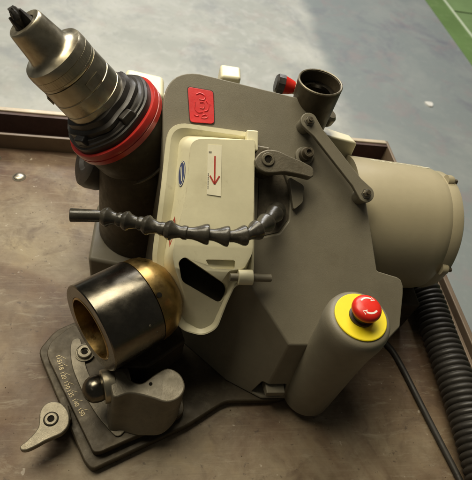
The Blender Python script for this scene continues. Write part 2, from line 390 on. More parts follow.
# column with the emergency stop
ex, ey, ez = .2382, .2530, .2275
bevel(link('button_column', lathe((ex, ey, .0155), (0, 0, 1), [(0, .0352), (.13, .0350), (.160, .0356), (.178, .0368), (.190, .0382), (ez - .0155 - .010, .0378), (ez - .0155 - .004, .0362), (ez - .0155 - .001, .0335), (ez - .0155, .0300)], 56), 'housing', G), .001, 2, 60)
es = link('stop_button_plate', lathe((ex, ey, ez), (0, 0, 1), [(.0002, .0298), (.0018, .0298), (.0024, .0290)], 64), 'yellow', G, 'yellow ring plate')
link('button_neck', lathe((ex, ey, ez), (0, 0, 1), [(.0024, .0140), (.005, .0140), (.0055, .0115), (.016, .0115)], 40), 'black', es)
btn = link('stop_button', lathe((ex, ey, ez), (0, 0, 1), [(.0150, .0110), (.0145, .0150), (.0155, .0160), (.0185, .0164), (.0215, .0157), (.0238, .0138), (.0250, .0105), (.0255, .0052), (.0256, .0010)], 56), 'redbutton', es, 'red mushroom button with two white arrows')
def arc_arrow(a0, a1):
    vs = []; fs = []; n = 12; r0, r1 = .0086, .0105; z = ez + .0258
    bm = bmesh.new()
    for i in range(n + 1):
        a = a0 + (a1 - a0) * i / n
        rr0, rr1 = r0, r1
        vs += [V((ex + math.cos(a) * rr0, ey + math.sin(a) * rr0, z)), V((ex + math.cos(a) * rr1, ey + math.sin(a) * rr1, z))]
    for i in range(n): fs.append((2 * i, 2 * i + 1, 2 * i + 3, 2 * i + 2))
    d = 1 if a1 > a0 else -1; k = len(vs)
    for r in (r0 - .0022, r1 + .0022): vs.append(V((ex + math.cos(a1) * r, ey + math.sin(a1) * r, z)))
    at = a1 + d * .42; vs.append(V((ex + math.cos(at) * .0109, ey + math.sin(at) * .0109, z))); fs.append((k, k + 1, k + 2))
    me = mesh(vs, fs)
    for v in me.vertices: v.co.z = ez + .0256 - (math.hypot(v.co.x - ex, v.co.y - ey) / .0105) ** 4 * .0006 + .0001
    return me
for a0 in (R(140), R(-40)): link('button_arrow', arc_arrow(a0, a0 - R(80)), 'white', btn)

# cream guard
CO0 = [(0.0232,0.4999,0.2820), (0.1355,0.4951,0.2788), (0.1372,0.3542,0.1877), (0.1367,0.3351,0.1733), (0.1144,0.3313,0.1668), (0.1068,0.3195,0.1452), (0.0972,0.2994,0.1142), (0.0801,0.2950,0.1034), (0.0503,0.3021,0.1059), (0.0088,0.3532,0.1650), (0.0169,0.4202,0.2304)]
CO = [(0.0224,0.4828,0.2949), (0.1309,0.4781,0.2918), (0.1325,0.3421,0.2038), (0.1320,0.3237,0.1899), (0.1105,0.3200,0.1835), (0.1032,0.3089,0.1624), (0.0940,0.2897,0.1319), (0.0775,0.2856,0.1212), (0.0487,0.2924,0.1237), (0.0085,0.3415,0.1814), (0.0163,0.4058,0.2451)]
CI = [(0.0312,0.4751,0.2899), (0.1247,0.4701,0.2866), (0.1262,0.3450,0.2057), (0.1244,0.3286,0.1931), (0.1055,0.3250,0.1867), (0.0970,0.3109,0.1636), (0.0875,0.2948,0.1352), (0.0735,0.2918,0.1253), (0.0522,0.2987,0.1277), (0.0180,0.3438,0.1829), (0.0258,0.4063,0.2454)]
CW = [(0.0393,0.4734,0.2798), (0.1264,0.4742,0.2803), (0.1278,0.3527,0.2017), (0.1235,0.3370,0.1895), (0.1055,0.3333,0.1832), (0.0956,0.3169,0.1585), (0.0847,0.3027,0.1313), (0.0717,0.3006,0.1220), (0.0552,0.3076,0.1245), (0.0254,0.3504,0.1782), (0.0369,0.4123,0.2402)]
CT = [(0.0508,0.4537,0.2940), (0.1215,0.4513,0.2925), (0.1230,0.3438,0.2209), (0.1180,0.3297,0.2078), (0.1006,0.3292,0.2035), (0.0902,0.3225,0.1811), (0.0772,0.3109,0.1536), (0.0658,0.3070,0.1431), (0.0536,0.3157,0.1567), (0.0326,0.3401,0.2126), (0.0471,0.3966,0.2571)]
def toward(a, b, k): return [tuple(V(p) * (1 - k) + V(q) * k) for p, q in zip(a, b)]
CI = toward(CO, CI, .62)
for q in (4, 5, 6, 7, 8): CI[q] = toward(CO, CI, .35)[q]
for q in (5, 6, 7): CW[q] = toward(CI, CW, .6)[q]
CW = toward(CI, CW, .80); CT = toward(CW, CT, .92)
for lst, xx in ((CI, .1296), (CW, .1298), (CT, .1280)):
    for q in (1, 2): lst[q] = (xx, lst[q][1], lst[q][2])
CT = [CT[0], (CT[1][0], CT[1][1] + .006, CT[1][2] + .004)] + CT[2:]
RAD = [.026, .005, .012, .008, .006, .010, .010, .012, .012, .03, .02]
SEG = 10
def rring(pts, k, seg=SEG):
    out = []; P = [V(p) for p in pts]; n_ = len(P)
    for i in range(n_):
        a, b, c = P[i - 1], P[i], P[(i + 1) % n_]; d1 = a - b; d2 = c - b; rr = min(RAD[i] * k, d1.length * .45, d2.length * .45)
        s1 = b + d1.normalized() * rr; e1 = b + d2.normalized() * rr
        for q in range(seg + 1):
            t = q / seg; out.append((1 - t) ** 2 * s1 + 2 * t * (1 - t) * b + t * t * e1)
    return out
rings = [rring(CO0, 1), rring(CO, 1), rring(CI, .75), rring(CW, .6), rring(CT, .55)]
n = len(rings[0]); vs = [p for r in rings for p in r]; fs = []
for k in range(4):
    for i in range(n):
        j = (i + 1) % n; fs.append((k * n + i, k * n + j, (k + 1) * n + j, (k + 1) * n + i))
g6 = SEG + 1; T = lambda i: 4 * n + (i % n)
upper = [T(i) for i in range(9 * g6 + SEG, n)] + [T(i) for i in range(0, 2 * g6 + 1)]
mid = [T(i) for i in range(2 * g6, 4 * g6 + SEG + 1)] + [T(i) for i in range(9 * g6, 9 * g6 + SEG + 1)]
low = [T(i) for i in range(4 * g6 + SEG, 9 * g6 + 1)]
fs += [tuple(upper), tuple(mid), tuple(low), tuple(range(n - 1, -1, -1))]
HOLE = [(0.0400,0.3465,0.1945), (0.0469,0.3520,0.1980), (0.1010,0.3235,0.1800), (0.1040,0.3165,0.1756), (0.0965,0.3030,0.1668), (0.0468,0.3255,0.1815)]
SLOT = [(0.0718,0.3353,0.2154), (0.1075,0.3354,0.2155), (0.1077,0.3265,0.2097), (0.0792,0.3267,0.2099)]
hd = V((.05, -.62, .75)).normalized()
cover = cut(mesh(vs, fs), [prism(rounded(HOLE, .006, 3), hd * .085, -hd * .020), prism(rounded(SLOT, .003, 3), NF * .03, -NF * .012)])
cv = link('guard_cover', cover, 'cream', G, 'cream painted guard with a raised rim and a slanted opening')
bevel(cv, .0030, 4, 28)
hc = sum((V(p) for p in HOLE), V()) / 6
link('opening_shade_sheet', prism(rounded([hc + (V(p) - hc) * .97 for p in HOLE], .006, 3), hd * .003, -hd * .0185), 'void', cv)  # near-black sheet painting the shade inside the guard opening
x0 = F(.105, .331, .021)
link('hinge_pin', lathe(F(.102, .3315, .016), XF, [(0, .0048), (.050, .0048), (.051, .0040)], 24), 'housing', G)
bevel(link('hinge_boss', lathe(F(.1115, .3315, .0165), XF, [(0, .0092), (.018, .0092)], 28), 'cream', G), .0012, 2)

bevel(link('hinge_knuckle', prism([F(.1185, .484, .006), F(.1335, .484, .006), F(.1335, .462, .006), F(.1185, .462, .006)], NF * .0135), 'cream', cv), .0022, 3)
# arrow sticker
SD = [V(p) - NF * .0023 for p in ((0.0700,0.4495,0.2918), (0.0870,0.4496,0.2919), (0.0873,0.3974,0.2581), (0.0706,0.3986,0.2588))]
st = link('arrow_sticker', prism([p + NF * .0002 for p in SD], NF * .0004), 'sticker', cv, 'white sticker with a thin red arrow pointing down', None)
sc = sum(SD, V()) / 4; NS = (SD[1] - SD[0]).cross(SD[3] - SD[0]).normalized(); NS = NS if NS.z > 0 else -NS
up = (SD[0] - SD[3]).normalized(); sx = up.cross(NS).normalized()
def spt(a, b, h=.0009): return sc + sx * a + up * b + NS * h
def sbar(a, b, c, d, wd):
    p, q = spt(a, b), spt(c, d); dr = (q - p).normalized(); s_ = dr.cross(NS) * wd / 2
    return prism([p - s_, p + s_, q + s_, q - s_], NS * .0002)
link('printed_arrow', merge(sbar(.0005, .017, .0005, -.0165, .0018), sbar(-.0052, -.0072, .0005, -.0172, .0018), sbar(.0062, -.0072, .0005, -.0172, .0018)), 'redprint', st, smooth=None)
dash = []
for k in range(9):
    b = -.0045 - k * .0022
    dash.append(sbar(-.0073, b, -.0073, b - random.uniform(.0008, .0016), .0009))
for k in range(3): dash.append(sbar(-.0066 + .0012 * k, .0225, -.0066 + .0012 * k, .0205, .0007))
link('small_print', merge(*dash), 'blackprint', st, smooth=None)['kind'] = 'stuff'
# oval and diamond emblems on the slanted left wall of the guard
q0, q1, q2, q3 = V(CW[0]), V(CW[10]), V(CT[10]), V(CT[0])
nw = ((q3 - q0).cross(q1 - q0)).normalized(); nw = nw if nw.x < 0 else -nw
def wallpt(c, a, b, h): return c + wu * a + wv * b + nw * h
wu = (q0 - q1).normalized(); wv = nw.cross(wu).normalized()
wc = (q0 + q1 + q2 + q3) / 4
oc = wc - wu * .010
def ell(c, ra, rb, h, n=28): return [wallpt(c, ra * math.cos(2 * PI * i / n), rb * math.sin(2 * PI * i / n), h) for i in range(n)]
ov = link('oval_emblem', prism(ell(oc, .0160, .0066, .0002), nw * .0005), 'blueprint', cv, 'dark blue oval emblem with a pale edge and mark', None)
def band(outer, inner, h): 
    n_ = len(outer); return mesh([p + nw * h for p in outer] + [p + nw * h for p in inner], [(i, (i + 1) % n_, n_ + (i + 1) % n_, n_ + i) for i in range(n_)])
link('oval_edge', band(ell(oc, .0152, .0060, 0), ell(oc, .0140, .0052, 0), .0010), 'sticker', ov, smooth=None)
link('emblem_mark', merge(*[prism([wallpt(oc, a, b, .0009) for a, b in pts], nw * .0002) for pts in
     ([(-.009, -.0022), (.009, .0010), (.008, .0026), (-.010, -.0010)],)]), 'sticker', ov, smooth=None)
r0, r1, r2, r3 = V(CW[10]), V(CW[9]), V(CT[9]), V(CT[10])
nw = ((r3 - r0).cross(r1 - r0)).normalized(); nw = nw if nw.x < 0 else -nw
wu = (r0 - r1).normalized(); wv = nw.cross(wu).normalized(); dc = (r0 + r1 + r2 + r3) / 4 - wu * .004
dm = [wallpt(dc, a, b, .0004) for a, b in ((.019, 0), (0, .0070), (-.019, 0), (0, -.0070))]; di = [dc + (p - dc) * .74 for p in dm]
link('diamond_emblem', band(dm, di, .0006), 'redprint', cv, 'red outlined diamond mark', None)

# red moulded plate
RP = [F(.0455, .5300), F(.0778, .5280), F(.0803, .4925), F(.0500, .4920)]
rp = link('red_plate', prism([p + NF * .0003 for p in rounded(RP, .0045, 4)], NF * .0016), 'redplate', G, 'red moulded plate with faint raised marks')
bevel(rp, .0005, 2)
rc = sum(RP, V()) / 4
link('plate_surround', prism([p + NF * .0002 for p in rounded([rc + (p - rc) * 1.055 for p in RP], .005, 4)], NF * .0006), 'seam', G)
def relief(pts, w_=.0009):
    P = catmull([rc + XF * a + DF * b + NF * .0019 for a, b in pts], 6); return tube(P, w_, 6)
marks = [relief(q) for q in (
    [(-.007, .014), (-.002, .016), (.004, .013), (.003, .008), (-.003, .008)],
    [(-.008, .004), (-.008, -.004), (-.004, -.009), (.002, -.008)],
    [(.006, .007), (.009, .002), (.008, -.005), (.004, -.007)],
    [(-.002, .004), (.003, .004), (.003, -.003), (-.002, -.003)],
    [(.001, -.013), (.006, -.011), (.008, -.014), (.004, -.016), (.000, -.015)],
    [(-.009, -.012), (-.006, -.014), (-.003, -.013)])]
link('raised_marks', merge(*marks), 'redplate', rp)

# link bar on two bosses
A, B = F(.1982, .4985, .0), F(.2745, .4240, .0)
for P_ in (A, B):
    bevel(link('bar_boss', lathe(P_ - NF * .006, NF, [(0, .0105), (.0215, .0095)], 32), 'housing', G), .0012, 2)
d = (B - A).normalized(); s_ = NF.cross(d).normalized()
def stadium(A, B, ra, rb, wst, n=12):
    d = (B - A).normalized(); s = NF.cross(d).normalized(); out = []
    for i in range(n + 1):
        a = PI / 2 + PI * i / n; out.append(A + (d * math.cos(a) + s * math.sin(a)) * ra)
    L_ = (B - A).length
    out.append(A + d * L_ * .16 - s * wst); out.append(A + d * L_ * .84 - s * wst)
    for i in range(n + 1):
        a = -PI / 2 + PI * i / n; out.append(B + (d * math.cos(a) + s * math.sin(a)) * rb)
    out.append(A + d * L_ * .84 + s * wst); out.append(A + d * L_ * .16 + s * wst)
    return out
bar = link('link_bar', prism(stadium(A + NF * .0156, B + NF * .0156, .0110, .0112, .0078), NF * .006), 'housing', G)
bevel(bar, .0012, 3)
def hexbolt(P_, ax, r, h, parent, mtn='screw', socket=False):
    o = link('bolt', lathe(P_, ax, [(0, r * 1.35), (.0008, r * 1.35), (.0009, r), (h * .8, r), (h, r * .85)], 6 if not socket else 28), mtn, parent)
    return o
for P_ in (A, B): hexbolt(P_ + NF * .0217, NF, .0050, .0055, bar)
for P_ in (A, B): link('bolt_tip', lathe(P_ + NF * .0272, NF, [(0, .0028), (.003, .0026)], 14), 'blackened', bar)

# short studs with socket ends
s0 = F(.1985, .4650, 0)
std = link('adjusting_stud', lathe(s0, NF, [(-.002, .0115), (.0025, .0110), (.0030, .0085), (.014, .0085), (.0145, .0072), (.019, .0064), (.0215, .0060), (.0216, .0034), (.019, .0030)], 40), 'blackened', G)
link('stud_collar', lathe(s0, NF, [(-.001, .0125), (.004, .0120), (.0045, .0105)], 36), 'housing', std)

# clamp lever
LV = [F(a, b, 0) + V((0, 0, 0)) for a, b in ()]
LP = [(0.1258,0.4337,0.2861), (0.1330,0.4425,0.2915), (0.1430,0.4465,0.2940), (0.1560,0.4458,0.2937), (0.1700,0.4410,0.2908), (0.1850,0.4365,0.2884), (0.2005,0.4310,0.2843), (0.2022,0.4255,0.2812), (0.2006,0.4190,0.2770), (0.1838,0.4215,0.2790), (0.1640,0.4235,0.2800), (0.1500,0.4215,0.2785), (0.1400,0.4210,0.2783), (0.1297,0.4256,0.2809)]
lp = rounded([V(p) for p in LP], .004, 2)
lv = bevel(link('clamp_lever', prism(lp, NF * .016, -NF * .016), 'castgrey', G, 'cast clamp lever with a socket screw'), .0018, 3)
pv = V((0.1432, 0.4350, 0.2875))
link('lever_hub', lathe(pv - NF * .030, NF, [(0, .017), (.020, .0165)], 32), 'blackened', G)
sk = link('socket_screw', lathe(pv - NF * .001, NF, [(0, .0082), (.0022, .0082), (.0028, .0076), (.0029, .0050), (.0010, .0046)], 36), 'satin', lv)
link('socket', lathe(pv - NF * .001, NF, [(.0010, .0044), (.0012, .0043)], 6), 'void', sk)

# cast tab behind the lever
bevel(link('cover_latch', prism([F(.124, .472, .010), F(.152, .470, .010), F(.152, .450, .010), F(.124, .450, .010)], NF * .012, -NF * .012), 'castgrey', G), .003, 3)

# left pedestal and its round post under the drill port
bevel(link('pedestal', prism([(-.0820, .4490, .0005), (-.0785, .5650, .0005), (.012, .5650, .0005), (.012, .4310, .0005)], (0, 0, .0545)), 'housing', G), .006, 4)
AX = V((-.5888, -.0796, .8043)).normalized(); C0 = V((-.0445, .5152, .268))
post_c = V((-.0070, .5150, .055))
bevel(link('round_post', lathe(post_c, (0, 0, 1), [(0, .0640), (.05, .0620), (.10, .0600), (.155, .0570), (.165, .050)], 56), 'blackened', G), .002, 2, 50)
# port barrel
ringp = link('port_barrel', lathe(C0, AX, [(-.100, .040), (-.085, .052), (-.066, .0580), (-.062, .0600), (-.030, .0610), (-.010, .0620), (-.006, .0600)], 72), 'blackened', G)
link('barrel_lip', lathe(C0, AX, [(-.064, .0560), (-.0630, .0626), (-.0605, .0630), (-.0598, .0600)], 72), 'castgrey', ringp)
link('red_ring', lathe(C0, AX, [(-.0125, .0560), (-.0127, .0636), (-.0115, .0652), (-.0050, .0656), (-.0044, .0646), (-.0034, .0646), (-.0028, .0656), (.0045, .0654), (.0054, .0648), (.0057, .0625), (.0050, .0580)], 96), 'redring', G, 'red ring round the drill port')
# black round knob behind
kb = V((-.0810, .5520, .150))
kax = V((-.55, -.62, .35)).normalized()
link('round_knob', lathe(V((-.0740, .5530, .165)), V((-.62, -.10, .30)), [(-.045, .026), (-.030, .040), (-.010, .0470), (.006, .0475), (.014, .0450), (.017, .039), (.0165, .024), (.012, .018)], 56), 'black', G)

# rear cream casting, lugs, rear cup
bevel(link('rear_casting', prism([(-.005, .5765, .016), (.235, .5665, .016), (.250, .600, .016), (-.005, .612, .016)], (0, 0, .235)), 'cream', G), .008, 3)
bevel(link('rear_lug', prism([(.0860, .552, .250), (.1130, .552, .250), (.1150, .580, .250), (.0870, .582, .250)], (.003, .004, .068)), 'cream', G), .004, 3)
bevel(link('side_lug', prism([(-.040, .560, .200), (.018, .552, .200), (.018, .600, .200), (-.034, .612, .200)], (0, 0, .082)), 'cream', G), .007, 3)
cc = V((.2165, .5395, .335))
cupo = link('rear_cup', lathe((cc.x, cc.y, .255), (0, 0, 1), [(0, .0225), (.004, .0240), (.015, .0262), (.050, .0285), (.0775, .0300), (.0795, .0297), (.0798, .0282), (.0790, .0270), (.060, .0262), (.0598, .0205), (.030, .0200)], 64), 'blackened', G, 'open dark steel cup of the second drill port')
link('cup_rim', lathe((cc.x, cc.y, .255), (0, 0, 1), [(.0788, .0302), (.0805, .0300), (.0812, .0289), (.0806, .0276), (.0790, .0274)], 64, closed=True), 'satin', cupo)
link('cup_bore', lathe((cc.x, cc.y, .255), (0, 0, 1), [(.060, .0260), (.0645, .0258), (.0650, .0180), (.061, .0170)], 48, closed=True), 'darksteel', cupo)
link('cup_nut', lathe((.2475, .5560, .262), (.3, -.1, 1), [(0, .010), (.004, .012), (.014, .012), (.018, .009)], 24), 'satin', G)
arm = [(.2400, .5560, .262), (.2510, .5480, .262), (.2890, .5290, .245), (.2850, .5420, .240)]
bevel(link('rear_arm', prism([(.228, .548, .0), (.248, .540, .0), (.298, .528, .0), (.290, .546, .0), (.238, .566, .0)], (0, 0, .235), (0, 0, .016)), 'cream', G), .003, 3)
rk = link('red_knob', lathe((.1905, .5660, .3060), (-1, .12, .10), [(-.002, .0085), (.004, .0105), (.012, .0125), (.0125, .0128), (.020, .0128), (.0225, .0110)], 10), 'redbutton', G, 'red and black faceted knob')
link('knob_cap', lathe((.1905, .5660, .3060), (-1, .12, .10), [(.0130, .0136), (.0220, .0134), (.0245, .0110), (.025, .003)], 10), 'black', rk)
link('knob_spindle', lathe((.1905, .5660, .3060), (1, -.12, -.22), [(-.001, .0085), (.010, .0075), (.020, .0065)], 20), 'cream', rk)

# motor
mo = V((.3440, .4640, .1530)); max_ = V((.1346, -.0130, 0)).normalized(); MR = .0950
mL = .0840
mt_ = link('motor', lathe(mo, max_, [(-.060, MR * .97), (-.060, MR), (mL - .030, MR), (mL - .016, MR * .985), (mL - .006, MR * .95), (mL - .001, MR * .90)], 96), 'motor', G, 'cylindrical tan grey motor')
link('end_cap', lathe(mo, max_, [(mL - .010, MR * .90), (mL - .0075, MR * .955), (mL + .002, MR * .96), (mL + .010, MR * .93), (mL + .016, MR * .84), (mL + .019, MR * .66), (mL + .020, MR * .2)], 96), 'motor', mt_)
mx_, my_, mz_ = frame(max_)
for a in (62, 152, 242, 332):
    dr = mx_ * math.cos(R(a + 18)) + my_ * math.sin(R(a + 18))
    e_ = link('cap_ear', lathe(mo + max_ * (mL - .006) + dr * MR * .94, max_, [(0, .0090), (.007, .0090), (.010, .0075)], 20), 'motor', mt_)
    link('ear_bolt', lathe(mo + max_ * (mL + .0072) + dr * MR * .95, max_, [(0, .0036), (.0032, .0036), (.0036, .0030)], 6), 'blackened', e_)
# worn printed strip along the top of the motor
strip = []
for row in range(3):
    t0 = -.030
    while t0 < .062:
        wln = random.uniform(.0015, .0075) if row != 1 else random.uniform(.004, .016)
        if random.random() < .72:
            aa = R(60) + row * .030; hh = random.uniform(.010, .022); kk = 5
            ps = []
            for i in range(kk + 1):
                tt = t0 + wln * i / kk; j0 = random.uniform(-.004, .004); j1 = random.uniform(-.004, .004)
                for q in (aa + j0, aa + hh + j1):
                    ps.append(mo + max_ * tt + (mx_ * math.cos(q) + my_ * math.sin(q)) * (MR + .00025))
            strip.append(mesh(ps, [(2 * i, 2 * i + 1, 2 * i + 3, 2 * i + 2) for i in range(kk)]))
        t0 += wln + random.uniform(.0005, .0025)
o_ = link('worn_print', merge(*strip), 'sticker', mt_, smooth=None); o_['kind'] = 'stuff'
# terminal block below the motor and the foot
bevel(link('motor_foot', prism([(.302, .365, .001), (.430, .365, .001), (.430, .52, .001), (.302, .52, .001)], (0, 0, .075)), 'blackened', G), .004, 3)

# ================================================================== COOLANT HOSE
CH = [(-0.0802,0.3626,0.2500), (-0.0635,0.3631,0.2500), (-0.0466,0.3635,0.2500), (-0.0247,0.3573,0.2520), (-0.0019,0.3513,0.2540), (0.0219,0.3423,0.2570), (0.0455,0.3362,0.2600), (0.0692,0.3338,0.2620), (0.0910,0.3313,0.2630), (0.1106,0.3347,0.2620), (0.1260,0.3460,0.2600), (0.1405,0.3644,0.2530), (0.1553,0.3869,0.2450), (0.1640,0.4050,0.2300)]
H = thing('coolant_hose', 'jointed black coolant hose with ball segments reaching out to the left over the cream guard', 'hose', CH[-1])
P = [V(p) for p in CH]
nz = P[2] - P[0]
link('nozzle', lathe(P[0], nz, [(0, .0045), (0, .0072), (.001, .0077), (.022, .0070), (.030, .0068), (.0335, .0058)], 32), 'hoseplastic', H)
for i in range(2, len(P) - 1):
    ax = P[i + 1] - P[i]; L_ = ax.length
    pr = [(-.0015, .0062), (.001, .0088), (.0035, .0106), (.0060, .0112), (.0075, .0106), (.0090, .0090), (L_ * .60, .0072), (L_ * .72, .0066), (L_ * .85, .0080), (L_ * 1.0, .0078), (L_ * 1.06, .0060)]
    if i > 5: pr = [(-.002, .0064), (.002, .0066), (L_ * .25, .0068), (L_ * .50, .0084), (L_ * .80, .0112), (L_ * .92, .0117), (L_ * 1.00, .0110), (L_ * 1.03, .0085), (L_ * 1.04, .0066)]
    link('segment', lathe(P[i], ax, pr, 28), 'hoseplastic', H)
link('hose_socket', lathe(P[-1] - NF * .016, NF, [(0, .017), (.006, .0165), (.012, .012), (.016, .010)], 28, radfn=lambda a, L: 1 + .08 * math.sin(3 * a + L * 200)), 'dirty', H)

# ================================================================== DRILL CHUCK in the port
D = thing('drill_chuck', 'nickel coloured drill chuck tilted in the red ringed port, dark drill tip showing', 'chuck', C0)
def cl(L_): return C0 + AX * L_
wob = lambda a, L: 1 + .035 * math.sin(5 * a + 1) + .02 * math.sin(9 * a)
link('clamp_body', lathe(C0, AX, [(-.004, .0570), (.0040, .0608), (.0130, .0600), (.0140, .0575), (.0165, .0570), (.0172, .0545), (.0200, .0525), (.0205, .0495), (.024, .0475)], 64, radfn=lambda a, L: 1 + .012 * math.sin(7 * a)), 'black', D)
link('clamp_collar', lathe(C0, AX, [(.0205, .0440), (.0210, .0500), (.0260, .0500), (.0275, .0475), (.0282, .0445), (.0350, .0430), (.0360, .0400)], 64, radfn=wob), 'black', D)
cxx, cyy, czz = frame(AX)
for a, L_, ln in ((35, .016, .016), (150, .014, .014), (262, .012, .018), (318, .017, .013)):
    dr = cxx * math.cos(R(a)) + cyy * math.sin(R(a)); tg = AX.cross(dr)
    p0 = cl(L_) + dr * .044
    bevel(link('clamp_jaw', prism([p0 - tg * .010 - AX * .007, p0 + tg * .012 - AX * .005, p0 + tg * .009 + AX * .008, p0 - tg * .007 + AX * .009], dr * .013), 'black', D), .002, 2)
knurl = lambda a, L: 1 + .004 * (1 if math.sin(60 * a) > 0 else -1)
link('sleeve', lathe(C0, AX, [(.030, .0370), (.0310, .0375), (.0315, .0400), (.0440, .0398), (.0445, .0392), (.0470, .0396), (.0620, .0390), (.0625, .0384), (.0632, .0384), (.0638, .0388), (.0835, .0378), (.0842, .0364)], 96), 'nickel', D)
nut = link('clamping_nut', lathe(C0, AX, [(.0842, .0355), (.0846, .0376), (.0856, .0380), (.0880, .0380), (.0882, .0376), (.0985, .0376), (.0987, .0382), (.1055, .0376), (.1078, .0366), (.1084, .0345), (.1092, .0318), (.1106, .0288), (.1126, .0264), (.1150, .0250), (.1185, .0241), (.1440, .0206), (.1468, .0200), (.1480, .0188), (.1476, .0120), (.1380, .0110)], 96), 'nickel', D)
link('knurled_band', lathe(C0, AX, [(.0880, .0374), (.0884, .0380), (.0980, .0380), (.0984, .0374)], 240, radfn=lambda a, L: 1 + .0035 * math.sin(80 * a)), 'nickel', nut)
for k in range(3):
    a = R(k * 120 + 40); dr = cxx * math.cos(a) + cyy * math.sin(a); tg = AX.cross(dr)
    p0 = cl(.0650) + dr * .0380
    link('spanner_flat', prism([p0 - tg * .010, p0 + tg * .010, p0 + tg * .010 + AX * .010, p0 - tg * .010 + AX * .010], dr * .0014), 'nickel', nut)
# twist drill point with two flutes, tapering to three dark prongs
drv = []; NT = 26
for k in range(NT + 1):
    L_ = .136 + .030 * k / NT; ring = []
    for i in range(32):
        a = 2 * PI * i / 32; tw = L_ * 60
        r = .0080 * (1 - .42 * max(0, math.cos(3 * (a - tw))) ** .7)
        if L_ > .156: r *= max(.30, 1 - (L_ - .156) / .010 * (.55 + .25 * math.cos(3 * (a - tw) + 2.6)))
        ring.append(cl(L_) + (cxx * math.cos(a) + cyy * math.sin(a)) * r)
    drv.append(ring)
link('drill_bit', loft(drv), 'black', D, 'dark fluted drill point')
for k in range(3):
    a = R(k * 120 + 75); dr = cxx * math.cos(a) + cyy * math.sin(a); tg = AX.cross(dr)
    p0 = cl(.147) + dr * .0076
    link('prong', loft([[p0 - tg * .0045, p0 + tg * .0045, p0 + tg * .003 + dr * .0035, p0 - tg * .003 + dr * .0035], [p0 - tg * .0016 + AX * .014 - dr * .001, p0 + tg * .0016 + AX * .014 - dr * .001, p0 + tg * .001 + AX * .014 + dr * .001, p0 - tg * .001 + AX * .014 + dr * .001]]), 'black', D)

# ================================================================== SETTING FIXTURE
FX = thing('setting_fixture', 'dark steel setting fixture with a brass lined collar and engraved degree scale', 'fixture', (-.03, .26, .0148))
DI = [(-0.1205,0.3237), (-0.0949,0.3502), (-0.0428,0.3507), (0.0562,0.2671), (0.0622,0.2233), (0.0452,0.2134), (-0.0415,0.1775), (-0.0497,0.1778), (-0.1229,0.3060)]
dial = bevel(link('dial_plate', prism(rounded([V((x, y, .0150)) for x, y in DI], .008, 4), (0, 0, .0150)), 'blackened', FX), .0015, 3)
co = [(-0.0919,0.3263), (-0.0927,0.3113), (-0.0869,0.2852), (-0.0705,0.2522), (-0.0474,0.2182), (-0.0211,0.1905)]
ci = [(-0.0075,0.2083), (-0.0312,0.2304), (-0.0535,0.2572), (-0.0690,0.2851), (-0.0740,0.3083), (-0.0816,0.3294)]
bevel(link('swivel_arc', prism(rounded([V((x, y, .0302)) for x, y in co + ci], .012, 4), (0, 0, .0030)), 'swivel', dial), .001, 2)
# numbers and ticks, engraved along the arc
def arcpt(t):
    q = [V((x, y, .0303)) for x, y in ((-.1062, .3005), (-.1010, .2860), (-.0945, .2700), (-.0870, .2545), (-.0780, .2400), (-.0670, .2240))]
    cp = catmull(q, 12); i = min(len(cp) - 2, int(t * (len(cp) - 1))); d_ = (cp[i + 1] - cp[i]).normalized(); return cp[i], d_
nums = ['115', '118', '120', '130', '135', '140', '150']
for k, s in enumerate(nums):
    p, d_ = arcpt(.02 + .96 * k / 6); o_ = V((0, 0, 1)).cross(d_)
    if o_.x < 0: o_ = -o_
    link('number', text(s, .0078, p, d_, V((0, 0, 1)).cross(d_), .00015), 'gold', dial, smooth=None)
    a, b = p + o_ * .0036 - d_ * .002, p + o_ * .0085 + d_ * .0035; h_ = d_ * .00030
    link('scale_tick', prism([a - h_, a + h_, b + h_, b - h_], (0, 0, .0003)), 'gold', dial, smooth=None)

# cradle
CR = [(-0.0335,0.2445), (-0.0194,0.2509), (-0.0082,0.2382), (0.0048,0.2343), (0.0199,0.2454), (0.0355,0.2530), (0.0501,0.2451), (0.0559,0.2298), (0.0497,0.2164), (0.0344,0.2108), (0.0146,0.2171), (-0.0086,0.2223), (-0.0250,0.2179), (-0.0300,0.2264)]
crt = catmull([V((x, y, .100)) for x, y in CR] + [V((CR[0][0], CR[0][1], .100))], 4)[:-1]
ccx = V((.008, .232, 0))
def crz(p, z, k): return V((ccx.x + (p.x - ccx.x) * k, ccx.y + (p.y - ccx.y) * k, z))
def wedge(p):
    if p.y > ccx.y: return 0.
    return -.024 * max(0., 1 - (abs(p.x - .002) / .055) ** 1.6)
cr = link('cradle', loft([[crz(p, .0302, 1.06) + V((-.004, wedge(p), 0)) for p in crt], [crz(p, .060, 1.03) + V((-.002, wedge(p) * .5, 0)) for p in crt], [crz(p, .100, 1.0) for p in crt]]), 'castgrey', FX)
bevel(cr, .0020, 3, 40)
link('set_screw', lathe((.0150, .2330, .1002), (0, 0, 1), [(-.001, .0022), (.0002, .0022)], 14), 'void', cr)
bevel(link('cradle_rear', prism([V((x, y, .0302)) for x, y in ((-.030, .262), (.010, .262), (.060, .300), (.050, .335), (.000, .320), (-.040, .275))], (0, 0, .050)), 'blackened', FX), .004, 3)
# ball ended clamp screw
BA = V((-.95, -.28, .05)).normalized(); bc = V((-.0490, .2355, .0820))
kn = link('ball_knob', lathe(bc, BA, [(-.009, .0150), (-.004, .0164), (.001, .0166), (.006, .0157), (.0105, .0130), (.014, .0085), (.0158, .0040), (.0162, .0008)], 40), 'darksteel', FX)
link('knob_washer', lathe(bc, BA, [(-.0225, .0195), (-.0215, .0205), (-.0085, .0205), (-.0075, .0195), (-.0075, .0160)], 48), 'nickel', kn)
link('clamp_pin', lathe(bc, BA, [(-.040, .0150), (-.018, .0155)], 32), 'castgrey', kn)
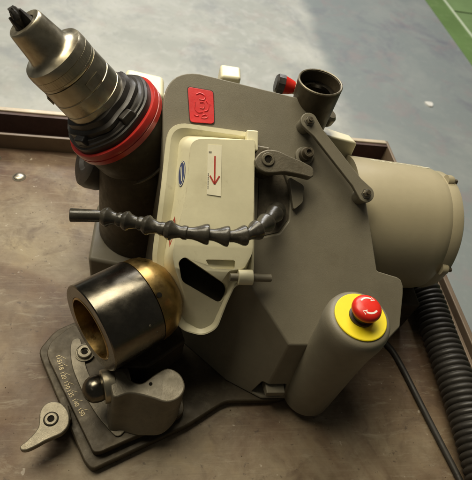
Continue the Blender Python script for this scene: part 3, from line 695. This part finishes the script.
# round socket bolt on the dial
wp = V((-.0726, .3060, .0332))
wsh = link('pivot_bolt', lathe(wp, (0, 0, 1), [(0, .0130), (.0015, .0130), (.0018, .0118), (.0012, .0112), (.0012, .0098), (.0050, .0096), (.0058, .0086), (.0058, .0052), (.0022, .0048)], 40), 'satin', FX)
link('socket', lathe(wp, (0, 0, 1), [(.0022, .0046), (.0026, .0044)], 6), 'void', wsh)

# collar with brass bush
BX = V((-0.8164, -0.5756, 0.0460)).normalized(); C1 = V((-.0565, .2790, .1490))
RB = .0550
def ringprof(a, b, ro, ri): return [(a, ri), (a, ro - .0012), (a + .0012, ro), (b - .0012, ro), (b, ro - .0012), (b, ri)]
col_ = link('steel_collar', lathe(C1, BX, ringprof(-.067, 0, RB, RB * .735), 96, closed=True), 'darksteel', FX, 'dark polished steel collar')
link('brass_bush', lathe(C1, BX, ringprof(-.066, .0006, RB * .732, RB * .685), 96, closed=True), 'brass', col_)
link('brass_dome', lathe(C1, BX, [(-.0675, RB * .60), (-.0675, RB * .985), (-.078, RB * .975), (-.088, RB * .925), (-.097, RB * .82), (-.105, RB * .66), (-.109, RB * .50), (-.111, RB * .40), (-.105, RB * .36), (-.072, RB * .40)], 96, closed=True), 'brass', FX, 'stained brass rear cone')
bxx, byy, bzz = frame(BX)
dz = None
for L_, a in ((-.0715, 0),):
    # small threaded hole on the side turned to the viewer
    vw = (V((0, 0, .66)) - (C1 + BX * L_)); vw = (vw - BX * vw.dot(BX)).normalized(); sd = BX.cross(vw)
    dr = (vw * .93 - sd * .05 + V((0, 0, 0))).normalized()
    link('grub_hole', lathe(C1 + BX * L_ + dr * (RB - .0004), dr, [(0, .0032), (.0008, .0032), (.0009, .0022)], 18), 'void', col_)
    for (u, v_) in ((-.055, -.42), (-.048, -.30)):
        d2 = (vw * math.cos(v_ * 2) - V((0, 0, 1)) * .5 + sd * 0).normalized(); d2 = (d2 - BX * d2.dot(BX)).normalized()
        link('grub_hole', lathe(C1 + BX * u + d2 * (RB - .0002), d2, [(0, .0014), (.0004, .0012)], 12), 'satin', col_)
link('collar_stem', lathe(C1 + BX * -.045, (0, 0, -1), [(.030, .024), (.1180, .030)], 36), 'blackened', FX)

# eccentric clamp lever on the plate edge
TL = [(-0.1158, 0.2145), (-0.1164, 0.2255), (-0.1119, 0.2340), (-0.1030, 0.2376), (-0.0931, 0.2349), (-0.0850, 0.2272), (-0.0808, 0.2172), (-0.0812, 0.2063), (-0.0871, 0.1982), (-0.0956, 0.1939), (-0.1051, 0.1896), (-0.1143, 0.1843), (-0.1235, 0.1801), (-0.1301, 0.1804), (-0.1320, 0.1849), (-0.1264, 0.1903), (-0.1199, 0.1981), (-0.1156, 0.2062)]
tl = catmull([V((x, y, .0300)) for x, y in TL + TL[:1]], 3)[:-1]
E_ = thing('clamping_lever', 'bead blasted teardrop lever with socket screw at the near corner of the base plate', 'lever', (-.1035, .2166, .0148))
lev = bevel(link('handle', prism(tl, (0, 0, .0100)), 'satin', E_), .0018, 3, 40)
sp = V((-0.1021, 0.2153, .0400))
a_ = link('socket_screw', lathe(sp, (0, 0, 1), [(-.003, .0078), (.0008, .0078), (.0016, .0068), (.0016, .0042), (-.0005, .0040)], 32), 'satin', E_)
link('screw_ring', lathe(sp, (0, 0, 1), [(.0001, .0090), (.0003, .0088)], 32), 'void', E_)
link('socket', lathe(sp, (0, 0, 1), [(-.0004, .0037), (.0002, .0035)], 6), 'void', a_)
link('spacer', lathe((-.1010, .2180, .0005), (0, 0, 1), [(0, .0125), (.0293, .0115)], 28), 'blackened', E_)
bevel(link('plate_ear', prism([(-.094, .236, .0155), (-.086, .238, .0155), (-.079, .218, .0155), (-.090, .212, .0155)], (0, 0, .012)), 'blackened', E_), .002, 2)

# ================================================================== HOSES
# corrugated extraction hose
cp = catmull([(.455, .520, .055), (.470, .450, .040), (.478, .400, .032), (.477, .345, .0290), (.476, .290, .0285), (.474, .235, .0285), (.470, .180, .0285), (.464, .120, .0285), (.455, .050, .0285), (.44, -.02, .0285)], 90)
acc = 0; rad = []
for i, p in enumerate(cp):
    if i: acc += (cp[i] - cp[i - 1]).length
    ph = (acc / .0092) % 1.0
    rad.append(.0238 + .0038 * (1 - abs(2 * ph - 1) ** 2.2))
hz = link('extraction_hose', tube(cp, lambda i: rad[i], 40), 'rubber', smooth=80)
tag(hz, 'thick black corrugated extraction hose running along the right side of the bench', 'hose')
# power cable
cb = catmull([(.360, .400, .012), (.385, .345, .008), (.400, .3220, .0052), (.4080, .2930, .0050), (.4150, .2570, .0050), (.4230, .2150, .0050), (.4310, .1750, .0050), (.4400, .1290, .0050), (.4500, .060, .0050), (.455, -.05, .005)], 14)
cbo = link('power_cable', tube(cb, .0046, 16), 'rubber', smooth=80)
tag(cbo, 'thin black power cable leaving the grinder and crossing the brown bench', 'cable')
# crumbs of grinding dust on the bench
gb = []
for k in range(420):
    x, y = random.uniform(-.30, .48), random.uniform(.02, .70); r = random.uniform(.0003, .0009) * (1.6 if random.random() < .08 else 1)
    c_ = V((x, y, r * .5)); gb.append([c_ + V((r * random.uniform(.6, 1), 0, 0)), c_ + V((-r * .5, r * random.uniform(.5, 1), 0)), c_ + V((-r * .5, -r * random.uniform(.5, 1), 0)), c_ + V((0, 0, r * .7))])
vs = [p for t in gb for p in t]; fs = []
for i in range(len(gb)):
    b = i * 4; fs += [(b, b + 1, b + 3), (b + 1, b + 2, b + 3), (b + 2, b, b + 3), (b, b + 2, b + 1)]
gr = link('grinding_dust', mesh(vs, fs), 'screw', smooth=None); gr['kind'] = 'stuff'; gr['label'] = 'specks of metal grinding dust scattered on the brown bench'; gr['category'] = 'dust'
